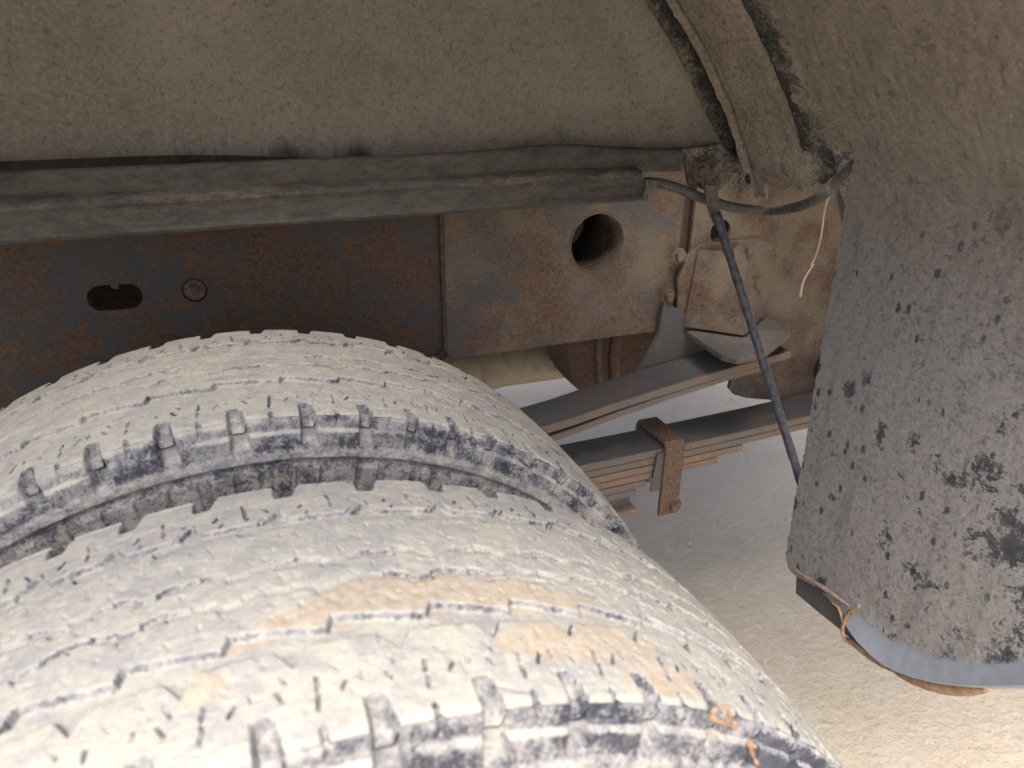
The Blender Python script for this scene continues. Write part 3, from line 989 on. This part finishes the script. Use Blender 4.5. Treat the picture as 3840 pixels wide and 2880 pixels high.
# dished plug with a rivet in the web, weld bead on the seam
bm = bmesh.new()
for (r0, r1, d0, dep) in ((.0150, .0120, .0, .006),):
    q = bmesh.ops.create_cone(bm, cap_ends=True, segments=28, radius1=r0, radius2=r1, depth=dep)
q2 = bmesh.ops.create_uvsphere(bm, u_segments=20, v_segments=10, radius=.0075)
bmesh.ops.translate(bm, verts=q2['verts'], vec=(-.001, .001, .0015))
bm.transform(Matrix.Translation((-.029, YR + .0035, .738)) @ Matrix.Rotation(math.pi / 2, 4, 'X'))
me = bpy.data.meshes.new('plug'); bm.to_mesh(me); bm.free()
bake_origin(link('plug', me, M['clip'], rail))
pts = [(.2775 + .0007 * math.sin(k * 1.9), YR - .003, .606 + k * .0066) for k in range(50)]
bake_origin(link('weld_bead', tube_mesh(pts, [.0030 + .0009 * random.random() for _ in pts], 8), M['clip'], rail))
hexbolt('bolt', at(1672, 1345, 'y', YR - .004), (0, -1, 0), .0085, .008, M['clip'], rail)
# the inside of the rail behind the slot: bent tongue
prism('slot_tongue', [(-.122, YR + .012, .760), (-.106, YR + .012, .760), (-.112, YR + .02, .742), (-.118, YR + .02, .744)], (0, .003, 0), M['dusty'], rail, 0)
prism('blackout_plate', [(-1.6, YR + .15, .615), (1.25, YR + .15, .615), (1.25, YR + .15, .935), (-1.6, YR + .15, .935)], (0, .004, 0), M['under'], rail, 0)  # added dark plate, blocks the sky behind the holes and rail end

# ------------------------------------------------------------------ spring hanger at the rear end of the rail
hang = thing('spring_hanger', 'dusty brown hanger plate at the end of the chassis rail, holding the spring ends', 'spring hanger', (.8, YR, .55))
h1 = [(.655, .604), (.655, .90), (.905, .90), (.915, .80), (.955, .715), (.985, .655), (.990, .560), (.985, .470), (.93, .440), (.860, .452), (.80, .466), (.775, .476), (.762, .490), (.764, .505), (.778, .514), (.800, .520), (.795, .545), (.76, .575), (.70, .598)]
poly_holes('hanger_plate', h1, [ellipse(.705, .757, .018, .018, 24)], YR - .0155, .0065, M['dusty'], hang)
# lower leg in worn blue-grey paint
leg = [(.612, .660), (.650, .640), (.700, .600), (.735, .585), (.715, .560), (.640, .545), (.563, .520), (.590, .570), (.6085, .606)]
poly_holes('hanger_leg', leg, [], YR - .0245, .0075, M['blue'], hang)
link('pivot_eye', tube_mesh([(.965, .615, .500), (.965, .700, .500)], .030, 28), M['dusty'], hang)

# ------------------------------------------------------------------ helper-spring bracket with its foot
br = thing('spring_stop', 'steel bracket with a chamfered foot plate bolted to the end of the rail', 'bracket', (.7, YR, .66))
YB = YR - .0165
bk = [(.640, .630), (.634, .690), (.644, .725), (.668, .742), (.772, .743), (.806, .728), (.815, .690), (.800, .625), (.72, .6125)]
poly_holes('base_plate', bk, [smallh] if False else [], YB - .006, .0055, M['dusty'], br)
# folded box: two wings meeting in a vertical edge
ap_b, ap_t = (.716, .634, .6165), (.700, .672, .735)
for tri in ([(.652, YB - .007, .617), (.664, YB - .007, .735), ap_t, ap_b], [ap_b, ap_t, (.735, YB - .007, .737), (.800, YB - .007, .617)]):
    a_, b_, c_ = Vector(tri[0]), Vector(tri[1]), Vector(tri[2])
    n_ = (b_ - a_).cross(c_ - a_).normalized()
    if n_.y > 0:
        n_ = -n_
    bm = bmesh.new()
    vs = [bm.verts.new(v_) for v_ in tri]
    f1 = bm.faces.new((vs[0], vs[1], vs[2])); f2 = bm.faces.new((vs[0], vs[2], vs[3]))
    r_ = bmesh.ops.extrude_face_region(bm, geom=[f1, f2])
    bmesh.ops.translate(bm, verts=[e_ for e_ in r_['geom'] if isinstance(e_, bmesh.types.BMVert)], vec=n_ * .004)
    bmesh.ops.recalc_face_normals(bm, faces=bm.faces)
    me = bpy.data.meshes.new('gusset'); bm.to_mesh(me); bm.free()
    link('gusset', me, M['dusty'], br)
foot = [(.690, .757), (.651, .687), (.643, .585), (.655, .566), (.703, .569), (.799, .626), (.827, .705), (.815, .757)]
fp = [(x, y - (.055 if y > .70 else 0) * 0, .612) for x, y in foot]
fp = [(x, min(y, YB - .007), z) for x, y, z in fp]
# the foot's front edge is turned down slightly
prism('foot_plate', fp, (0, 0, -.009), M['foot'], br, .002)
for (px, py) in ((2545, 960), (2505, 1112), (2805, 935), (2835, 1065)):
    hexbolt('bolt', at(px, py, 'y', YB - .0065), (0, -1, 0), .0080, .006, M['dusty'], br)

# ------------------------------------------------------------------ springs


def leaf(name, curve, y0, y1, th, m, parent, edge=None):
    """a flat spring leaf: curve [(x, z)] of its top face, between y0 and y1"""
    c_ = np.array(curve)
    n = 40
    k = np.linspace(0, 1, len(c_)); kk = np.linspace(0, 1, n)
    pts = np.array(spline([(a, 0, b) for a, b in curve], 12))
    x, z = pts[:, 0], pts[:, 2]
    prof = [(y0, -.0015), (y0 + .0015, 0), (y1 - .0015, 0), (y1, -.0015), (y1, -th + .0015), (y1 - .0015, -th), (y0 + .0015, -th), (y0, -th + .0015)]
    V, F = [], []
    m_ = len(prof)
    dx, dz = np.gradient(x), np.gradient(z)
    l_ = np.hypot(dx, dz); nx_, nz_ = -dz / l_, dx / l_
    for i in range(len(x)):
        for (yy, o_) in prof:
            V.append((x[i] + nx_[i] * o_, yy, z[i] + nz_[i] * o_))
    for i in range(len(x) - 1):
        for j in range(m_):
            j2 = (j + 1) % m_
            F.append((i * m_ + j, i * m_ + j2, (i + 1) * m_ + j2, (i + 1) * m_ + j))
    F.append(tuple(range(m_))[::-1]); F.append(tuple((len(x) - 1) * m_ + j for j in range(m_)))
    me = bpy.data.meshes.new(name)
    me.from_pydata(V, [], F)
    bm = bmesh.new(); bm.from_mesh(me); bmesh.ops.recalc_face_normals(bm, faces=bm.faces)
    for f_ in bm.faces:
        f_.material_index = 1 if abs(f_.normal.y) > .3 else 0
    bm.to_mesh(me); bm.free()
    o = link(name, me, m, parent)
    me.materials.append(edge or M['orange'])
    return bake_origin(o)


Y1, Y2 = .620, .690
hs_ = thing('helper_spring', 'upper two-leaf helper spring rising to the chamfered foot plate', 'leaf spring', (.3, .655, .5))
leaf('leaf', [(-.20, .500), (.15, .506), (.387, .5275), (.50, .5455), (.62, .5625), (.74, .5775), (.80, .583)], Y1, Y2, .0125, M['leaf'], hs_, M['tan'])
leaf('leaf', [(-.20, .480), (.15, .486), (.387, .5085), (.50, .5295), (.60, .5465), (.70, .5610), (.752, .5660)], Y1 + .001, Y2 - .001, .0100, M['leaf'], hs_, M['tan'])
ms = thing('leaf_spring', 'lower main leaf spring pack, orange rust on its stepped leaf ends right of the clip', 'leaf spring', (.3, .655, .42))
zt = lambda x: .452 + .010 * ((x - .45) / .5) ** 2 * (x > .45) + .004 * (x > .45) * (x - .45)
xs = np.linspace(-.3, .97, 10)
ends = [.975, .955, .735, .690, .560, .545]
z0 = 0.
for k, xe in enumerate(ends):
    xs = np.linspace(-.3, xe, 9)
    leaf('leaf', [(x, float(zt(x)) - z0) for x in xs], Y1 + .0006 * (k % 2), Y2 - .0006 * (k % 2), .0115, M['leaf'], ms, M['tan'] if k in (0, 1, 4, 5) else None)
    z0 += .0125
# bottom packer plates left of the clip
xs = np.linspace(-.3, .548, 6)
prism('spacer', [(-.3, Y1 + .012, .372), (.543, Y1 + .012, .372), (.543, Y2 - .012, .372), (-.3, Y2 - .012, .372)], (0, 0, -.016), M['leaf'], ms, .001)
leaf('bottom_plate', [(-.3, .3555), (.2, .3555), (.548, .3555)], Y1 - .002, Y2 + .002, .0105, M['orange'], ms)
# rebound clip: U strap over the pack with a bolt through its legs
cl_ = ms
x0, x1 = .584, .618
ytop0, ytop1 = Y1 - .010, Y2 + .010
u_out = [(ytop0, .338), (ytop0, .458), (ytop0 + .006, .468), (ytop1 - .006, .468), (ytop1, .458), (ytop1, .345)]
u_in = [(ytop1 - .0065, .345), (ytop1 - .0065, .4615), (ytop0 + .0065, .4615), (ytop0 + .0065, .338)]
clip = prism('clip', [(x0, a, b) for a, b in u_out + u_in], (x1 - x0, 0, 0), M['clip'], ms, .0012)
hexbolt('bolt', (.6085, ytop0 + .0005, .353), (0, -1, 0), .0095, .007, M['clip'], ms)
prism('side_plate', [(.566, Y1 - .003, .385), (.584, Y1 - .003, .385), (.590, Y1 - .003, .452), (.573, Y1 - .003, .449)], (0, -.003, 0), M['blue'], ms, .0008)
for o in ms.children:
    if o.name.startswith('bolt'):
        mw = o.location + ms.location
        o.parent = clip
        o.location = mw - (clip.location + ms.location)

# ------------------------------------------------------------------ things under the truck
pip = thing('exhaust_pipe', 'pale tan pipe passing behind the chassis rail above the inner tyre', 'pipe', (.5, 1.0, .45))
link('pipe', tube_mesh([(-1.5, 1.0, .475), (0, 1.0, .462), (.42, 1.0, .456), (1.0, 1.0, .447)], .0385, 32), M['pipe'], pip)
link('clamp', tube_mesh([(.415, 1.0, .4565), (.455, 1.0, .456)], .0415, 32), M['pipe'], pip)
cm = thing('crossmember', 'brown rounded crossmember hanging down behind the rail beside the pale pipe', 'crossmember', (.6, .88, .48))
cv = [(.533, .560), (.536, .520), (.544, .485), (.556, .460), (.572, .440), (.80, .462), (.80, .66), (.533, .66)]
poly_holes('crossmember_web', cv, [], .86, .09, M['cross'], cm)
link('rib', tube_mesh([(.628, .858, .60), (.626, .858, .50), (.632, .858, .462)], .010, 14), M['clip'], cm)
link('rib', tube_mesh([(.592, .859, .60), (.596, .859, .50), (.602, .859, .455)], .006, 14), M['dusty'], cm)
body = thing('unseen_cargo_box', 'unseen floor and side skin of the cargo box, sized to shade the wheel arch', 'cargo box', (0, 1, 1))  # unseen floor and skin, built to block sky and darken the arch
prism('floor', [(-2.6, .60, 1.0), (1.62, .60, 1.0), (1.62, 1.75, 1.0), (-2.6, 1.75, 1.0)], (0, 0, .05), M['under'], body, 0)
prism('floor', [(.70, .05, 1.0), (1.62, .05, 1.0), (1.62, .558, 1.0), (.70, .558, 1.0)], (0, 0, .05), M['under'], body, 0)
sk = [(-2.6, 1.75), (-2.6, .78), (-.662, .78)] + [(-.662 * math.cos(t), min(1.065 - .05 * math.cos(t) ** 2, AZ + .662 * math.sin(t))) for t in np.linspace(.28, math.pi - .28, 40)] + [(.662, .78), (1.62, .78), (1.62, 1.75)]
poly_holes('side_skin', sk, [], -.075, .012, M['skin'], body)

# ------------------------------------------------------------------ mud guard
XG = .585
guard = thing('mud_guard', 'large grey plastic mud guard hanging behind the tyres, speckled with dried mud', 'mud guard', (XG, .15, .70))
bot = [(.341, .464), (.336, .4475), (.323, .4435), (.29, .4515), (.262, .452), (.242, .452), (.226, .441), (.205, .4325), (.180, .433), (.151, .444), (.113, .470), (.066, .513), (.02, .566), (-.06, .68)]
bot = bot[::-1]
bs = np.array(spline([(b[0], 0, b[1]) for b in bot], 12))
by, bz = bs[:, 0], bs[:, 2] + .008 * ss(.24, .20, bs[:, 0])
ny_, nz2 = 190, 230
yy = np.linspace(-.06, .3405, ny_)
T = np.linspace(0, 1, nz2)
ztop = 1.20
Yg, Tg = np.meshgrid(yy, T, indexing='ij')
zb = np.interp(Yg, by, bz)
Zg = zb + (ztop - zb) * Tg
# left edge leans very slightly and is a little ragged
edge_y = .341 + (Zg - .464) / .44 * .0135 + (fbm(Zg * 60, Zg * 0, 3, 4) - .5) * .003
Xa = np.sqrt(np.maximum(.648 ** 2 - (np.maximum(Zg, .80) - AZ) ** 2, .0004)) - .006
blend = ss(.865, .935, Zg)
Xg = XG * (1 - blend) + Xa * blend
Yg = Yg + (edge_y - .341 - .98 * np.maximum(0, XG - Xg) * ss(.97, .91, Zg)) * ss(.10, .34, Yg)
dist = Zg - zb
curl = np.clip((.042 - dist) / .042, 0, 1) * ss(.30, .21, Yg)
Xg = Xg - .012 * curl ** 2
Xg = Xg + (fbm(Yg * 6, Zg * 6, 3, 6) - .5) * .005 - (fbm(Yg * 120, Zg * 120, 4, 7, .65) - .5) * .0014 - .0014 * ss(.52, .68, fbm(Yg * 130, Zg * 130, 4, 12, .65)) * ss(.85, 1.0, Zg)
clean_sheen = np.clip(1.25 - dist / (.036 + .012 * (fbm(Yg * 25, Yg * 0, 2, 3) - .5)), 0, 1) * ss(.262, .235, Yg)  # bottom rim: cleaner plastic, carries the painted sky sheen
grid_sheet('guard_sheet', np.stack([Xg, Yg, Zg], -1), .0055, M['flap'], guard, dict(clean_sheen=clean_sheen), False)
# rusty second layer showing under the torn lower corner and along the edge
x2 = XG + .008
bk2 = [at(px, py, 'x', x2) for px, py in ((2986, 2140), (2983, 2225), (3070, 2298), (3150, 2362), (3250, 2448), (3330, 2505), (3400, 2535), (3420, 2400), (3300, 2250), (3100, 2120))]
prism('backing_sheet', [(x2, a[1], a[2]) for a in bk2], (.004, 0, 0), M['blue'], guard, .001)
edge_pts = [at(px, py, 'x', x2 - .004) for px, py in ((3170, 2395), (3215, 2425), (3262, 2462), (3310, 2492), (3345, 2508))]
link('torn_edge', tube_mesh(spline(edge_pts, 8), [.0030 + .0006 * abs(math.sin(k * .45)) for k in range(33)], 10), M['root'], guard)
e2 = [at(px, py, 'x', x2 - .010) for px, py in ((3335, 2500), (3400, 2535), (3480, 2562), (3560, 2580), (3640, 2587), (3700, 2586))]
link('torn_edge', tube_mesh(spline(e2, 8), [  .0025 + .0045 * math.sin(math.pi * k / 40) for k in range(41)], 10), M['root'], guard)
# dried root lying over the torn corner
xr = XG - .013
root = thing('dry_root', 'grey-brown dried root stuck across the torn lower corner of the guard', 'dry root', tuple(at(3100, 2220, 'x', xr)))
link('stem', tube_mesh(spline([at(px, py, 'x', xr) for px, py in ((2985, 2138), (3010, 2155), (3050, 2180), (3100, 2212), (3150, 2248), (3185, 2272))], 8), [.0022, .0019] + [.0012 + .0013 * math.sin(math.pi * k / 38) for k in range(39)], 10), M['wood'], root)
fib = thing('rusty_fibre', 'tangled orange-brown plant fibre caught on the lower edge of the guard', 'plant fibre', tuple(at(3190, 2330, 'x', xr)))
for k, pts_ in enumerate((((3222, 2270), (3205, 2285), (3185, 2300), (3170, 2325), (3160, 2360), (3166, 2395), (3190, 2420)),
                          ((3122, 2262), (3140, 2275), (3152, 2298), (3157, 2325), (3160, 2350)),
                          ((3188, 2272), (3200, 2290), (3196, 2312), (3205, 2322)), ((3214, 2268), (3222, 2282), (3210, 2300)),
                          ((3176, 2278), (3190, 2284), (3212, 2276), (3226, 2284)))):
    n_ = 8 * (len(pts_) - 1) + 1
    th_ = .0026 if k == 0 else .0016 if k == 1 else .0006
    link('strand', tube_mesh(spline([at(px, py, 'x', xr - .002 - .001 * k) for px, py in pts_], 8), [th_ * (.45 + .55 * math.sin(math.pi * min(1, .12 + j / n_))) for j in range(n_)], 8), M['root'], fib)

# ------------------------------------------------------------------ stay rod
rod = thing('stay_rod', 'thin black stay rod slanting down from the channel to the mud guard', 'rod', tuple(at(2800, 1200, 'y', .48)))
pa, pb_ = at(2668, 740, 'y', .494), at(3012, 1835, 'x', .594)
mid_ = pa + (pb_ - pa) * .06
pth = [pa + (pb_ - pa) * t for t in np.linspace(.05, 1.0, 30)]
rr_ = [.0050 + .0004 * math.sin(k * 2.1) for k in range(30)]
link('rod', tube_mesh(pth, rr_, 14), M['rod'], rod)
tabp = [at(px, py, 'y', .4960) for px, py in ((2637, 690), (2688, 690), (2690, 740), (2694, 800), (2690, 840), (2678, 845), (2660, 810), (2645, 760))]
prism('tab', tabp, (0, -.0035, 0), M['hose'], rod, .001)

# ------------------------------------------------------------------ hose and straws
hose = thing('hose', 'grey corrugated hose sagging below the end of the channel', 'hose', tuple(at(2800, 780, 'y', .5)))
hp = [(2400, 688, .540), (2450, 684, .530), (2530, 702, .522), (2640, 745, .512), (2760, 780, .500), (2880, 790, .480), (2990, 776, .425), (3070, 742, .385), (3120, 700, .380), (3165, 650, .366), (3235, 590, .335), (3280, 560, .31)]
pts = spline([at(a, b, 'y', c_) for a, b, c_ in hp], 26)
link('tube', tube_mesh(pts, .0056, 16), M['hose'], hose)
tp = [at(px, py, 'y', .5) for px, py in ((2424, 672), (2470, 680), (2462, 715), (2432, 722), (2426, 742), (2410, 738), (2418, 712))]
prism('bracket_tip', tp, (0, .004, 0), M['hose'], hose, .0008)
stw = thing('dry_stalk', 'thin pale dry stalk dangling from the hose beside the mud guard', 'dry stalk', tuple(at(3050, 900, 'y', .47)))
link('stem', tube_mesh(spline([at(a, b, 'y', c_) for a, b, c_ in ((3128, 705, .448), (3105, 745, .455), (3090, 800, .46), (3080, 880, .465), (3062, 950, .47), (3040, 1000, .475))], 10), [.0011] * 51, 8), M['straw'], stw)
link('stem', tube_mesh(spline([at(a, b, 'y', c_) for a, b, c_ in ((3052, 990, .472), (3035, 1015, .474), (3012, 1058, .476), (3000, 1112, .478))], 10), [.0007 + .0010 * k / 30 for k in range(31)], 8), M['straw'], stw)
link('stem', tube_mesh(spline([at(a, b, 'y', c_) for a, b, c_ in ((3112, 735, .452), (3096, 770, .456), (3085, 830, .46), (3078, 890, .463))], 10), [.0006] * 31, 8), M['straw'], stw)


def on_side(px, py):
    return at(px, py, 'y', -.008)


for lab_, strands in (('curled orange root hair stuck to the front shoulder of the near tyre', (((2666, 2688), (2690, 2702), (2725, 2715), (2760, 2728), (2755, 2712)), ((2690, 2655), (2672, 2672), (2680, 2696)), ((2700, 2650), (2730, 2660), (2738, 2690)))),
                      ('upright orange mud fleck on the side of the near tyre', (((2818, 2775), (2812, 2800), (2822, 2830), (2838, 2862)), ((2806, 2790), (2818, 2800), (2832, 2796))))):
    t = thing('dry_fibre', lab_, 'plant fibre', tuple(on_side(*strands[0][0])))
    for pts_ in strands:
        n_ = 8 * (len(pts_) - 1) + 1
        link('strand', tube_mesh(spline([on_side(*q_) for q_ in pts_], 8), [.0006 + .0008 * abs(math.sin(j * .33)) for j in range(n_)], 8), M['root'], t)

# ------------------------------------------------------------------ chips and grit lying on the concrete
bm = bmesh.new()
for k in range(70):
    x, y = random.uniform(.45, 2.2), random.uniform(-.3, 2.4)
    s_ = random.choice([.0025, .003, .004, .006]) * random.uniform(.6, 1.2)
    q = bmesh.ops.create_icosphere(bm, subdivisions=1, radius=s_)
    for v_ in q['verts']:
        v_.co = Vector((v_.co.x * random.uniform(.7, 1.5) + x, v_.co.y * random.uniform(.7, 1.3) + y, v_.co.z * .5 + .0035))
me = bpy.data.meshes.new('grit'); bm.to_mesh(me); bm.free()
tag(link('grit', me, M['chips']), 'pale grit scattered on the concrete', 'grit', kind='stuff')
